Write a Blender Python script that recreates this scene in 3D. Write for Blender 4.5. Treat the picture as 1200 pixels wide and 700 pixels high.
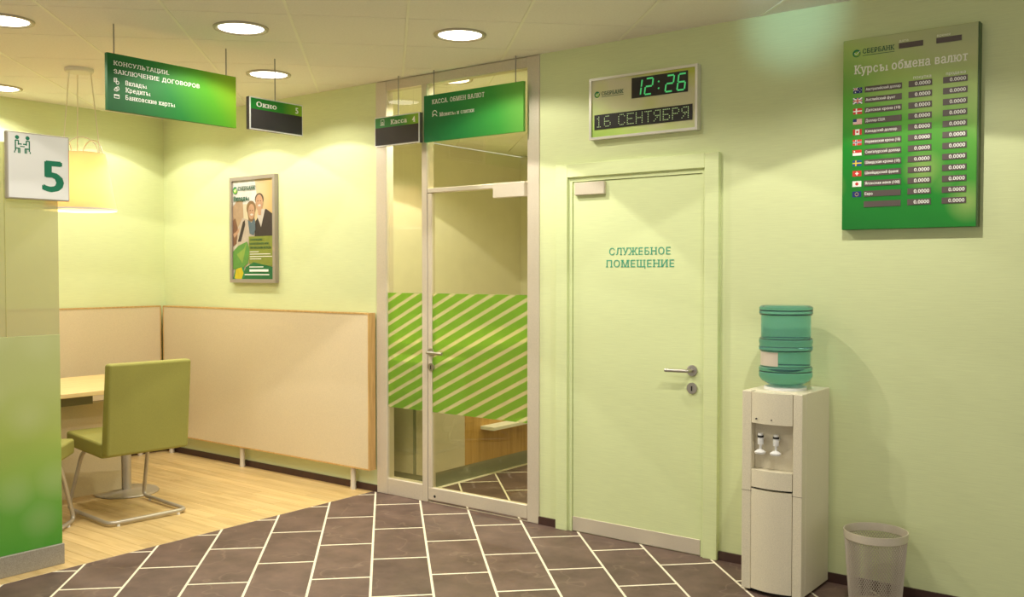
import bpy, bmesh, math, random
from mathutils import Vector, Matrix
from mathutils.geometry import tessellate_polygon
random.seed(7)
S = bpy.context.scene
for o in list(bpy.data.objects): bpy.data.objects.remove(o)
COL = S.collection

# ------------------------------------------------------------------ camera, world, exposure
F_PX, HORIZON = 1112.0, 320.0
cd = bpy.data.cameras.new('camera'); cam = bpy.data.objects.new('camera', cd); COL.objects.link(cam)
cd.sensor_fit = 'HORIZONTAL'; cd.sensor_width = 36.0; cd.lens = 36.0 * F_PX / 1200.0
cd.clip_start = 0.05; cd.clip_end = 100
cam.location = (0, 0, 1.5)
cam.rotation_euler = (math.radians(90) - math.atan((350 - HORIZON) / F_PX), 0, math.radians(37.5))
S.camera = cam
W = bpy.data.worlds.new('world'); S.world = W; W.use_nodes = True
W.node_tree.nodes['Background'].inputs[0].default_value = (1.0, 0.98, 0.90, 1)
W.node_tree.nodes['Background'].inputs[1].default_value = 0.72
S.view_settings.view_transform = 'Standard'; S.view_settings.look = 'None'
S.view_settings.gamma = 1; S.view_settings.use_curve_mapping = False
S.view_settings.exposure = 0.2
LAMP_MAIN, LAMP_FIELD, LAMP_COL = 36.0, 19.0, (1.0, 0.94, 0.83)

# ------------------------------------------------------------------ room measures (metres)
D = 4.57          # face of the long wall (runs along X)
ZC = 2.79         # ceiling
XC = -7.2         # face of the side wall (runs along Y)
XB = -4.705       # joint between wooden and tiled floor
X_END, Y_END = 3.2, -3.6

# ------------------------------------------------------------------ materials
MATS = {}
def nodes(m): return m.node_tree.nodes, m.node_tree.links
def mat(name, col=(.8, .8, .8), rough=.5, metal=0., noise=0., nscale=20., bump=0., bscale=60., stretch=(1, 1, 1), emit=None, estr=1., spec=.5):
    if name in MATS: return MATS[name]
    m = bpy.data.materials.new(name); m.use_nodes = True
    n, l = nodes(m); b = n['Principled BSDF']
    b.inputs['Base Color'].default_value = (*col, 1); b.inputs['Roughness'].default_value = rough
    b.inputs['Metallic'].default_value = metal; b.inputs['Specular IOR Level'].default_value = spec
    if noise or bump:
        tc = n.new('ShaderNodeTexCoord'); mp = n.new('ShaderNodeMapping'); mp.inputs['Scale'].default_value = stretch
        l.new(tc.outputs['Object'], mp.inputs['Vector'])
    if noise:
        t = n.new('ShaderNodeTexNoise'); t.inputs['Scale'].default_value = nscale; t.inputs['Detail'].default_value = 4
        l.new(mp.outputs[0], t.inputs['Vector'])
        r = n.new('ShaderNodeValToRGB'); e = r.color_ramp.elements
        e[0].position = .3; e[1].position = .7
        e[0].color = (*[max(0, c * (1 - noise)) for c in col], 1); e[1].color = (*[min(1, c * (1 + noise)) for c in col], 1)
        l.new(t.outputs['Fac'], r.inputs['Fac']); l.new(r.outputs[0], b.inputs['Base Color'])
    if bump:
        t2 = n.new('ShaderNodeTexNoise'); t2.inputs['Scale'].default_value = bscale; t2.inputs['Detail'].default_value = 3
        l.new(mp.outputs[0], t2.inputs['Vector'])
        bp = n.new('ShaderNodeBump'); bp.inputs['Strength'].default_value = bump; bp.inputs['Distance'].default_value = .004
        l.new(t2.outputs['Fac'], bp.inputs['Height']); l.new(bp.outputs[0], b.inputs['Normal'])
    if emit:
        b.inputs['Emission Color'].default_value = (*emit, 1); b.inputs['Emission Strength'].default_value = estr
    MATS[name] = m; return m

def gradient_mat(name, stops, angle_axes, bokeh=None, rough=.35, nscale=3.0, ndist=.12):
    """printed colour gradient over the object's own bounds: factor = dot(Generated, axes) + offset"""
    m = bpy.data.materials.new(name); m.use_nodes = True; n, l = nodes(m); b = n['Principled BSDF']
    b.inputs['Roughness'].default_value = rough
    tc = n.new('ShaderNodeTexCoord')
    dot = n.new('ShaderNodeVectorMath'); dot.operation = 'DOT_PRODUCT'; dot.inputs[1].default_value = angle_axes[:3]
    l.new(tc.outputs['Generated'], dot.inputs[0])
    add = n.new('ShaderNodeMath'); add.inputs[1].default_value = angle_axes[3]; l.new(dot.outputs['Value'], add.inputs[0])
    ns = n.new('ShaderNodeTexNoise'); ns.inputs['Scale'].default_value = nscale; l.new(tc.outputs['Generated'], ns.inputs['Vector'])
    ma = n.new('ShaderNodeMath'); ma.operation = 'MULTIPLY_ADD'; ma.inputs[1].default_value = ndist
    l.new(ns.outputs['Fac'], ma.inputs[0]); l.new(add.outputs[0], ma.inputs[2])
    r = n.new('ShaderNodeValToRGB'); cr = r.color_ramp
    while len(cr.elements) < len(stops): cr.elements.new(.5)
    for e, (p, c) in zip(cr.elements, stops): e.position = p; e.color = (*c, 1)
    l.new(ma.outputs[0], r.inputs['Fac']); out = r.outputs[0]
    if bokeh:
        scale, col, amt = bokeh
        v = n.new('ShaderNodeTexVoronoi'); v.inputs['Scale'].default_value = scale; l.new(tc.outputs['Object'], v.inputs['Vector'])
        rr = n.new('ShaderNodeValToRGB'); rr.color_ramp.elements[0].color = (amt, amt, amt, 1); rr.color_ramp.elements[0].position = .05
        rr.color_ramp.elements[1].color = (0, 0, 0, 1); rr.color_ramp.elements[1].position = .42
        l.new(v.outputs['Distance'], rr.inputs['Fac'])
        mx = n.new('ShaderNodeMixRGB'); mx.inputs[2].default_value = (*col, 1)
        l.new(rr.outputs[0], mx.inputs[0]); l.new(out, mx.inputs[1]); out = mx.outputs[0]
    l.new(out, b.inputs['Base Color'])
    return m

def wall_paper(name, col):
    m = bpy.data.materials.new(name); m.use_nodes = True; n, l = nodes(m); b = n['Principled BSDF']
    b.inputs['Roughness'].default_value = .62; b.inputs['Specular IOR Level'].default_value = .25
    tc = n.new('ShaderNodeTexCoord'); mp = n.new('ShaderNodeMapping'); mp.inputs['Scale'].default_value = (3, 3, 70)
    l.new(tc.outputs['Object'], mp.inputs['Vector'])
    t = n.new('ShaderNodeTexNoise'); t.inputs['Scale'].default_value = 3; t.inputs['Detail'].default_value = 5; l.new(mp.outputs[0], t.inputs['Vector'])
    r = n.new('ShaderNodeValToRGB'); e = r.color_ramp.elements; e[0].position = .25; e[1].position = .75
    e[0].color = (*[c * .955 for c in col], 1); e[1].color = (*[min(1, c * 1.045) for c in col], 1)
    l.new(t.outputs['Fac'], r.inputs['Fac']); l.new(r.outputs[0], b.inputs['Base Color'])
    bp = n.new('ShaderNodeBump'); bp.inputs['Strength'].default_value = .25; bp.inputs['Distance'].default_value = .002
    l.new(t.outputs['Fac'], bp.inputs['Height']); l.new(bp.outputs[0], b.inputs['Normal'])
    return m

def wood(name, c1, c2, axis=0, scale=6., rough=.4):
    m = bpy.data.materials.new(name); m.use_nodes = True; n, l = nodes(m); b = n['Principled BSDF']
    b.inputs['Roughness'].default_value = rough
    tc = n.new('ShaderNodeTexCoord'); mp = n.new('ShaderNodeMapping')
    sc = [14, 14, 14]; sc[axis] = 1.0; mp.inputs['Scale'].default_value = sc
    oi = n.new('ShaderNodeObjectInfo'); ad = n.new('ShaderNodeVectorMath'); ad.operation = 'ADD'
    cmb = n.new('ShaderNodeCombineXYZ'); mu = n.new('ShaderNodeMath'); mu.operation = 'MULTIPLY'; mu.inputs[1].default_value = 37
    l.new(oi.outputs['Random'], mu.inputs[0])
    for k in range(3): l.new(mu.outputs[0], cmb.inputs[k])
    l.new(tc.outputs['Object'], ad.inputs[0]); l.new(cmb.outputs[0], ad.inputs[1]); l.new(ad.outputs[0], mp.inputs['Vector'])
    t = n.new('ShaderNodeTexNoise'); t.inputs['Scale'].default_value = scale; t.inputs['Detail'].default_value = 6; t.inputs['Distortion'].default_value = .4
    l.new(mp.outputs[0], t.inputs['Vector'])
    r = n.new('ShaderNodeValToRGB'); e = r.color_ramp.elements; e[0].position = .3; e[1].position = .7
    e[0].color = (*c1, 1); e[1].color = (*c2, 1); l.new(t.outputs['Fac'], r.inputs['Fac'])
    hv = n.new('ShaderNodeHueSaturation'); ms = n.new('ShaderNodeMapRange'); ms.inputs[3].default_value = .9; ms.inputs[4].default_value = 1.08
    l.new(oi.outputs['Random'], ms.inputs[0]); l.new(ms.outputs[0], hv.inputs['Value']); l.new(r.outputs[0], hv.inputs['Color'])
    l.new(hv.outputs[0], b.inputs['Base Color'])
    return m

def tile_mat():
    m = bpy.data.materials.new('tile_brown'); m.use_nodes = True; n, l = nodes(m); b = n['Principled BSDF']
    b.inputs['Roughness'].default_value = .48; b.inputs['Specular IOR Level'].default_value = .35
    tc = n.new('ShaderNodeTexCoord'); oi = n.new('ShaderNodeObjectInfo')
    cmb = n.new('ShaderNodeCombineXYZ'); mu = n.new('ShaderNodeMath'); mu.operation = 'MULTIPLY'; mu.inputs[1].default_value = 53
    l.new(oi.outputs['Random'], mu.inputs[0])
    for k in range(2): l.new(mu.outputs[0], cmb.inputs[k])
    ad = n.new('ShaderNodeVectorMath'); l.new(tc.outputs['Object'], ad.inputs[0]); l.new(cmb.outputs[0], ad.inputs[1])
    t = n.new('ShaderNodeTexNoise'); t.inputs['Scale'].default_value = 5; t.inputs['Detail'].default_value = 8; t.inputs['Roughness'].default_value = .65
    l.new(ad.outputs[0], t.inputs['Vector'])
    r = n.new('ShaderNodeValToRGB'); e = r.color_ramp.elements; e[0].position = .28; e[1].position = .75
    e[0].color = (.088, .055, .046, 1); e[1].color = (.195, .127, .105, 1)
    l.new(t.outputs['Fac'], r.inputs['Fac'])
    # pale hairline veins
    t2 = n.new('ShaderNodeTexNoise'); t2.inputs['Scale'].default_value = 2.2; t2.inputs['Detail'].default_value = 3; l.new(ad.outputs[0], t2.inputs['Vector'])
    s = n.new('ShaderNodeMath'); s.operation = 'SUBTRACT'; s.inputs[1].default_value = .5; l.new(t2.outputs['Fac'], s.inputs[0])
    a = n.new('ShaderNodeMath'); a.operation = 'ABSOLUTE'; l.new(s.outputs[0], a.inputs[0])
    vr = n.new('ShaderNodeValToRGB'); vr.color_ramp.elements[0].color = (.35, .35, .35, 1); vr.color_ramp.elements[1].color = (0, 0, 0, 1); vr.color_ramp.elements[1].position = .008
    l.new(a.outputs[0], vr.inputs['Fac'])
    mx = n.new('ShaderNodeMixRGB'); mx.inputs[2].default_value = (.30, .22, .17, 1); l.new(vr.outputs[0], mx.inputs[0]); l.new(r.outputs[0], mx.inputs[1])
    hv = n.new('ShaderNodeHueSaturation'); ms = n.new('ShaderNodeMapRange'); ms.inputs[3].default_value = .88; ms.inputs[4].default_value = 1.1
    l.new(oi.outputs['Random'], ms.inputs[0]); l.new(ms.outputs[0], hv.inputs['Value']); l.new(mx.outputs[0], hv.inputs['Color'])
    l.new(hv.outputs[0], b.inputs['Base Color'])
    return m

def glass_mat(name, tint=(.9, .93, .85), ior=1.5, rough=.0, milk=0., milk_col=(.8, .8, .6)):
    m = bpy.data.materials.new(name); m.use_nodes = True; n, l = nodes(m); n.remove(n['Principled BSDF'])
    out = n['Material Output']; tr = n.new('ShaderNodeBsdfTransparent'); tr.inputs[0].default_value = (*tint, 1)
    base = tr.outputs[0]
    if milk:
        df = n.new('ShaderNodeBsdfDiffuse'); df.inputs[0].default_value = (*milk_col, 1)
        tl = n.new('ShaderNodeBsdfTranslucent'); tl.inputs[0].default_value = (*milk_col, 1)
        m1 = n.new('ShaderNodeMixShader'); m1.inputs[0].default_value = .4; l.new(df.outputs[0], m1.inputs[1]); l.new(tl.outputs[0], m1.inputs[2])
        m2 = n.new('ShaderNodeMixShader'); m2.inputs[0].default_value = milk; l.new(base, m2.inputs[1]); l.new(m1.outputs[0], m2.inputs[2]); base = m2.outputs[0]
    gl = n.new('ShaderNodeBsdfGlossy'); gl.inputs['Roughness'].default_value = rough
    fr = n.new('ShaderNodeFresnel'); fr.inputs[0].default_value = ior
    mx = n.new('ShaderNodeMixShader'); l.new(fr.outputs[0], mx.inputs[0]); l.new(base, mx.inputs[1]); l.new(gl.outputs[0], mx.inputs[2])
    ge = n.new('ShaderNodeNewGeometry'); iv = n.new('ShaderNodeMath'); iv.operation = 'SUBTRACT'; iv.inputs[0].default_value = 1; l.new(ge.outputs['Backfacing'], iv.inputs[1])
    mu = n.new('ShaderNodeMath'); mu.operation = 'MULTIPLY'; l.new(fr.outputs[0], mu.inputs[0]); l.new(iv.outputs[0], mu.inputs[1]); l.new(mu.outputs[0], mx.inputs[0])
    l.new(mx.outputs[0], out.inputs[0]); return m

def film_mat():
    """printed film: translucent green bands with clear diagonal gaps"""
    m = bpy.data.materials.new('striped_film'); m.use_nodes = True; n, l = nodes(m); n.remove(n['Principled BSDF'])
    out = n['Material Output']; tc = n.new('ShaderNodeTexCoord'); sp = n.new('ShaderNodeSeparateXYZ'); l.new(tc.outputs['Object'], sp.inputs[0])
    k = n.new('ShaderNodeMath'); k.operation = 'MULTIPLY_ADD'; k.inputs[1].default_value = -.50; l.new(sp.outputs[0], k.inputs[0]); l.new(sp.outputs[2], k.inputs[2])
    d = n.new('ShaderNodeMath'); d.operation = 'DIVIDE'; d.inputs[1].default_value = .0795; l.new(k.outputs[0], d.inputs[0])
    f = n.new('ShaderNodeMath'); f.operation = 'FRACT'; l.new(d.outputs[0], f.inputs[0])
    g = n.new('ShaderNodeMath'); g.operation = 'GREATER_THAN'; g.inputs[1].default_value = .32; l.new(f.outputs[0], g.inputs[0])
    tr = n.new('ShaderNodeBsdfTransparent'); tr.inputs[0].default_value = (.58, .80, .26, 1)
    df = n.new('ShaderNodeBsdfDiffuse'); df.inputs[0].default_value = (.36, .56, .10, 1)
    tl = n.new('ShaderNodeBsdfTranslucent'); tl.inputs[0].default_value = (.36, .62, .12, 1)
    m1 = n.new('ShaderNodeMixShader'); m1.inputs[0].default_value = .4; l.new(df.outputs[0], m1.inputs[1]); l.new(tl.outputs[0], m1.inputs[2])
    m2 = n.new('ShaderNodeMixShader'); m2.inputs[0].default_value = .45; l.new(tr.outputs[0], m2.inputs[1]); l.new(m1.outputs[0], m2.inputs[2])
    tc2 = n.new('ShaderNodeBsdfTransparent'); tc2.inputs[0].default_value = (.97, .95, .8, 1)
    dg = n.new('ShaderNodeBsdfDiffuse'); dg.inputs[0].default_value = (.72, .70, .40, 1)
    m3 = n.new('ShaderNodeMixShader'); m3.inputs[0].default_value = .35; l.new(tc2.outputs[0], m3.inputs[1]); l.new(dg.outputs[0], m3.inputs[2])
    mx = n.new('ShaderNodeMixShader'); l.new(g.outputs[0], mx.inputs[0]); l.new(m3.outputs[0], mx.inputs[1]); l.new(m2.outputs[0], mx.inputs[2])
    l.new(mx.outputs[0], out.inputs[0]); return m

GREEN_WALL = (.68, .742, .41)
M = dict(
    wall=wall_paper('wallpaper_green', GREEN_WALL),
    door=wall_paper('door_green', (.68, .755, .41)),
    ceil=mat('ceiling_panel', (.87, .835, .75), .9, noise=.03, nscale=90, bump=.25, bscale=160),
    tbar=mat('ceiling_grid', (.90, .88, .74), .5),
    tile=tile_mat(), grout=mat('grout', (.85, .78, .62), .8, noise=.05),
    plank=wood('plank_maple', (.56, .385, .155), (.72, .53, .25), 0, 2.2, .38),
    woodedge=wood('wood_edge', (.50, .29, .09), (.68, .44, .17), 2, 5, .45),
    tablewood=wood('table_wood', (.66, .45, .18), (.80, .60, .30), 1, 3, .4),
    base=mat('baseboard_brown', (.060, .027, .020), .45, noise=.1),
    fabric=mat('beige_fabric', (.68, .57, .37), .9, noise=.06, nscale=220, bump=.3, bscale=300),
    metal=mat('satin_frame', (.66, .59, .47), .42, .25, noise=.10, nscale=330, bump=.05, bscale=300),
    steel=mat('satin_steel', (.45, .42, .38), .35, .9),
    chairmetal=mat('chair_metal', (.50, .45, .37), .38, .45, noise=.15, nscale=300),
    grey=mat('grey_plinth', (.36, .33, .28), .5, .2, noise=.22, nscale=260),
    dark=mat('dark_gap', (.015, .013, .012), .6),
    white=mat('white_gloss', (.82, .82, .80), .35),
    ink=mat('white_ink', (.92, .92, .86), .5),
    rod=mat('rod_steel', (.30, .29, .25), .35, .6),
    screen=mat('dark_screen', (.045, .040, .045), .25),
    strip=mat('dark_strip', (.10, .075, .068), .4),
    olive=mat('olive_upholstery', (.30, .285, .062), .75, noise=.06, nscale=200, bump=.15, bscale=350),
    cooler=mat('cooler_plastic', (.76, .70, .53), .45, noise=.12, nscale=420),
    teal_ink=mat('teal_ink', (.06, .36, .22), .5),
    green_ink=mat('green_ink', (.0, .19, .06), .5), dgreen_ink=mat('dark_green_ink', (.01, .10, .05), .5),
    glass=glass_mat('clear_glass', (.90, .90, .78), 1.62), film=film_mat(),
)

# ------------------------------------------------------------------ mesh helpers
WLOC = {}
class MB:
    def __init__(s): s.v = []; s.f = []
    def box(s, x0, x1, y0, y1, z0, z1):
        b = len(s.v); s.v += [(x, y, z) for z in (z0, z1) for y in (y0, y1) for x in (x0, x1)]
        s.f += [[b+i for i in q] for q in ((0, 2, 3, 1), (4, 5, 7, 6), (0, 1, 5, 4), (2, 6, 7, 3), (0, 4, 6, 2), (1, 3, 7, 5))]; return s
    def poly(s, pts):
        b = len(s.v); s.v += [tuple(p) for p in pts]; s.f.append(list(range(b, b+len(pts)))); return s
    def prism(s, pts2, z0, z1, chamfer=0):
        """vertical prism over a CCW polygon, optional chamfered top"""
        n = len(pts2); cx = sum(p[0] for p in pts2)/n; cy = sum(p[1] for p in pts2)/n
        rings = [(1., z0), (1., z1-chamfer)]
        b = len(s.v); s.v += [(p[0], p[1], z0) for p in pts2] + [(p[0], p[1], z1-chamfer) for p in pts2]; k = 2
        if chamfer:
            for p in pts2:
                dx, dy = cx-p[0], cy-p[1]; d = math.hypot(dx, dy) or 1; c = chamfer*1.4/d
                s.v.append((p[0]+dx*c, p[1]+dy*c, z1))
            k = 3
        for r in range(k-1):
            for i in range(n):
                j = (i+1) % n; s.f.append([b+r*n+i, b+r*n+j, b+(r+1)*n+j, b+(r+1)*n+i])
        s.f.append([b+(k-1)*n+i for i in range(n)]); s.f.append([b+i for i in reversed(range(n))]); return s
    def cyl(s, p, q, r, r2=None, n=20, caps=True):
        p, q = Vector(p), Vector(q); r2 = r if r2 is None else r2
        d = (q-p).normalized(); a = d.orthogonal().normalized(); c = d.cross(a); b = len(s.v)
        for (o, rr) in ((p, r), (q, r2)):
            for i in range(n):
                t = 2*math.pi*i/n; s.v.append(tuple(o + a*math.cos(t)*rr + c*math.sin(t)*rr))
        for i in range(n):
            j = (i+1) % n; s.f.append([b+i, b+j, b+n+j, b+n+i])
        if caps: s.f.append([b+i for i in reversed(range(n))]); s.f.append([b+n+i for i in range(n)])
        return s
    def lathe(s, prof, c=(0, 0, 0), n=48, closed=False):
        b = len(s.v); m = len(prof)
        for (r, z) in prof:
            for i in range(n):
                t = 2*math.pi*i/n; s.v.append((c[0]+r*math.cos(t), c[1]+r*math.sin(t), c[2]+z))
        for k in range(m-1 if not closed else m):
            k2 = (k+1) % m
            for i in range(n):
                j = (i+1) % n; s.f.append([b+k*n+i, b+k*n+j, b+k2*n+j, b+k2*n+i])
        if not closed:
            if prof[0][0] > 1e-6: s.f.append([b+i for i in reversed(range(n))])
            if prof[-1][0] > 1e-6: s.f.append([b+(m-1)*n+i for i in range(n)])
        return s
    def tube(s, path, r, n=10, cyclic=False):
        path = [Vector(p) for p in path]; m = len(path); b = len(s.v); prev = None
        for k, p in enumerate(path):
            if cyclic: d = path[(k+1) % m]-path[k-1]
            else: d = path[min(k+1, m-1)]-path[max(k-1, 0)]
            d.normalize()
            a = d.orthogonal().normalized() if prev is None else (prev - d*prev.dot(d)).normalized()
            prev = a; c = d.cross(a)
            for i in range(n):
                t = 2*math.pi*i/n; s.v.append(tuple(p + a*math.cos(t)*r + c*math.sin(t)*r))
        for k in range(m if cyclic else m-1):
            k2 = (k+1) % m
            for i in range(n):
                j = (i+1) % n; s.f.append([b+k*n+i, b+k*n+j, b+k2*n+j, b+k2*n+i])
        if not cyclic: s.f.append([b+i for i in reversed(range(n))]); s.f.append([b+(m-1)*n+i for i in range(n)])
        return s
    def build(s, name, material, parent=None, loc=None, bevel=0, seg=2, smooth=False, fix=True):
        """vertices are given in world coordinates; the object's origin is the parent's (or loc)"""
        o0 = Vector(loc) if loc is not None else (WLOC[parent] if parent else Vector((0, 0, 0)))
        me = bpy.data.meshes.new(name); me.from_pydata([tuple(Vector(v)-o0) for v in s.v], [], s.f)
        if fix or bevel:
            bm = bmesh.new(); bm.from_mesh(me)
            if bevel:
                bmesh.ops.bevel(bm, geom=[e for e in bm.edges if len(e.link_faces) == 2 and e.calc_face_angle(0) > .6], offset=bevel, segments=seg, profile=.5, affect='EDGES', clamp_overlap=True)
            bmesh.ops.recalc_face_normals(bm, faces=bm.faces); bm.to_mesh(me); bm.free()
        if smooth:
            for p in me.polygons: p.use_smooth = True
            try: me.set_sharp_from_angle(angle=math.radians(40))
            except Exception: pass
        me.materials.append(material)
        o = bpy.data.objects.new(name, me); COL.objects.link(o)
        if smooth and bevel: wn = o.modifiers.new('weighted', 'WEIGHTED_NORMAL'); wn.keep_sharp = True
        WLOC[o] = o0
        if parent:
            o.parent = parent; o.location = o0 - WLOC[parent]
        else: o.location = o0
        return o

def tag(o, label, cat, group=None):
    o['label'] = label; o['category'] = cat
    if group: o['group'] = group
    return o
def thing(name, label, cat, loc, group=None):
    o = bpy.data.objects.new(name, None); o.empty_display_size = .1; COL.objects.link(o); o.location = loc; WLOC[o] = Vector(loc)
    return tag(o, label, cat, group)
def struct(o, label=None):
    o['kind'] = 'structure'
    if label: o['label'] = label
    return o
def sthing(name, label, loc):
    o = bpy.data.objects.new(name, None); COL.objects.link(o); o.location = loc; WLOC[o] = Vector(loc); return struct(o, label)
def copy_tree(o, parent=None):
    c = o.copy(); COL.objects.link(c); c.parent = parent
    for ch in list(o.children): copy_tree(ch, c)
    return c
def box(x0, x1, y0, y1, z0, z1): return MB().box(x0, x1, y0, y1, z0, z1)

# text: built-in font turned into flat mesh print, with slab serifs added to the stems where asked
TEXT_CACHE = {}
def text_mesh(s, serif, bold):
    key = (s, serif, bold)
    if key in TEXT_CACHE: return TEXT_CACHE[key]
    c = bpy.data.curves.new('t', 'FONT'); c.body = s.replace('ы', 'Ь\u0131'); c.size = 1; c.fill_mode = 'NONE'; c.resolution_u = 3; c.space_character = 1.12 if serif else 1.04
    o = bpy.data.objects.new('t', c); COL.objects.link(o)
    bpy.context.view_layer.update()
    me = bpy.data.meshes.new_from_object(o.evaluated_get(bpy.context.evaluated_depsgraph_get()))
    # outlines -> loops -> filled contour by contour (letters are drawn with overlapping strokes)
    co = [(v.co.x, v.co.y) for v in me.vertices]; nx = {}
    for e in me.edges:
        a, b = e.vertices; nx.setdefault(a, []).append(b); nx.setdefault(b, []).append(a)
    seen = set(); loops = []
    for st in sorted(nx):
        if st in seen: continue
        lp = [st]; seen.add(st); cur = st+1 if st+1 in nx[st] else nx[st][0]
        while cur not in seen:
            lp.append(cur); seen.add(cur); cur = next((q for q in nx[cur] if q not in seen), st)
        loops.append(lp)
    if 'ы' in s:                               # soft-sign half of this letter: the capital, scaled to the small letters
        xp = text_mesh(s[:s.index('ы')], serif, 0)[3]-(.08 if serif else 0)
        for lp in loops:
            xs = [co[q][0] for q in lp]
            if min(xs) > xp+.03 and max(xs) < xp+.85 and (max(co[q][1] for q in lp) > .6 or max(xs)-min(xs) > .2):
                for q in lp: co[q] = (xp+.12+(co[q][0]-xp)*.78, co[q][1]*.75)
    sa = lambda lp: sum(co[lp[i-1]][0]*co[lp[i]][1]-co[lp[i]][0]*co[lp[i-1]][1] for i in range(len(lp)))/2
    def inside(p, lp):
        r = False
        for i in range(len(lp)):
            (xa, ya), (xb, yb) = co[lp[i-1]], co[lp[i]]
            if (ya > p[1]) != (yb > p[1]) and p[0] < (xb-xa)*(p[1]-ya)/(yb-ya)+xa: r = not r
        return r
    loops = [l for l in loops if len(l) > 2 and abs(sa(l)) > 1e-6]; own = {}
    for n_, h in enumerate(loops):
        box_ = [l for l in loops if l is not h and sa(l)*sa(h) < 0 and abs(sa(l)) > abs(sa(h)) and all(inside(co[q], l) for q in h)]
        if box_: own[n_] = min(box_, key=lambda l: abs(sa(l)))
    outer = [l for n_, l in enumerate(loops) if n_ not in own]
    vs = []; fs = []; 
    for ol in outer:
        hs_ = [loops[n_] for n_ in own if own[n_] is ol]
        seq = [ol]+hs_; flat = [co[i] for l in seq for i in l]; b0 = len(vs); vs += flat
        for t in tessellate_polygon([[Vector((*co[i], 0)) for i in l] for l in seq]): fs.append([b0+q for q in t])
    for f in fs:
        (xa, ya), (xb, yb), (xc, yc) = (vs[q] for q in f)
        if (xb-xa)*(yc-ya)-(xc-xa)*(yb-ya) < 0: f.reverse()
    nser = len(vs)
    if serif:
        cnt = {}
        for f in fs:
            for i in range(len(f)):
                e = tuple(sorted((f[i], f[(i+1) % len(f)]))); cnt[e] = cnt.get(e, 0)+1
        levels = {}
        cand = []
        for (a, b), n in cnt.items():
            if n == 1 and abs(vs[a][1]-vs[b][1]) < 1e-3:
                L = abs(vs[a][0]-vs[b][0]); y = vs[a][1]
                if .05 < L < .20: cand.append((min(vs[a][0], vs[b][0]), L, y))
        for x, L, y in cand:
            for lev, sg in ((0, 1), (.727, -1), (.546, -1), (-.18, 1)):
                if abs(y-lev) < .02:
                    h = .070; e = .080; y0, y1 = (y, y+h) if sg > 0 else (y-h, y)
                    b0 = len(vs); vs += [(x-e, y0), (x+L+e, y0), (x+L+e, y1), (x-e, y1)]; fs.append([b0, b0+1, b0+2, b0+3]); break
    bpy.data.objects.remove(o); bpy.data.curves.remove(c); bpy.data.meshes.remove(me)
    if bold:                                   # heavier strokes: overstrike
        v0, f0 = list(vs), list(fs)
        for dx, dy in ((bold, 0), (-bold, 0), (0, bold*.7), (0, -bold*.4)):
            b0 = len(vs); vs += [(x+dx, y+dy) for x, y in v0]; fs += [[i+b0 for i in f] for f in f0]
        nb = len(v0)
    else: nb = len(vs)
    xs = [v[0] for v in vs]; TEXT_CACHE[key] = (vs, fs, min(xs), max(xs), nb, nser); return TEXT_CACHE[key]
def text(parent, s, pos, cap, face, material, width=None, serif=True, bold=.012, align='L', name='lettering'):
    """pos: left (or right/centre) end of the baseline in world space; face 'Y' looks to -Y, 'X' looks to +X"""
    vs, fs, x0, x1, nb, nser = text_mesh(s, serif, bold)
    k = cap/.727; kx = width/(x1-x0) if width else k
    off = {'L': 0, 'R': -(x1-x0)*kx, 'C': -(x1-x0)*kx/2}[align]
    m = MB()
    for q, f in enumerate(fs):                  # every facet on a hair-thin layer of its own: overlapping outlines never coincide
        b0 = len(m.v)
        for i in f:
            x, y = vs[i]; a = (x-x0)*kx+off; b = y*k; e = .00012*(i//nb)+.000008*(q % 13)
            m.v.append((pos[0]+a, pos[1]-e, pos[2]+b) if face == 'Y' else (pos[0]+e, pos[1]+a, pos[2]+b))
        m.f.append(list(range(b0, len(m.v))))
    return m.build(name, material, parent, fix=False)
def shape(parent, pts, pos, face, material, name):
    """flat print: pts are (a, z) offsets from pos"""
    m = MB(); m.poly([(pos[0]+a, pos[1], pos[2]+b) if face == 'Y' else (pos[0], pos[1]+a, pos[2]+b) for a, b in pts])
    return m.build(name, material, parent, fix=False)
def shapes(parent, polys, pos, face, material, name):
    m = MB()
    for q, pts in enumerate(polys):
        e = .00001*(q % 20); m.poly([(pos[0]+a, pos[1]-e, pos[2]+b) if face == 'Y' else (pos[0]+e, pos[1]+a, pos[2]+b) for a, b in pts])
    return m.build(name, material, parent, fix=False)
def circ(cx, cy, r, n=20, ry=None, a0=0, a1=2*math.pi): return [(cx+r*math.cos(a0+(a1-a0)*i/n), cy+(ry or r)*math.sin(a0+(a1-a0)*i/n)) for i in range(n)]
def rect(x0, y0, x1, y1): return [(x0, y0), (x1, y0), (x1, y1), (x0, y1)]
def line(x0, y0, x1, y1, w):
    d = math.hypot(x1-x0, y1-y0); nx, ny = -(y1-y0)/d*w/2, (x1-x0)/d*w/2
    return [(x0+nx, y0+ny), (x0-nx, y0-ny), (x1-nx, y1-ny), (x1+nx, y1+ny)]
def frame_lines(x0, y0, x1, y1, w): return [rect(x0, y0, x1, y0+w), rect(x0, y1-w, x1, y1), rect(x0, y0, x0+w, y1), rect(x1-w, y0, x1, y1)]

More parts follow.
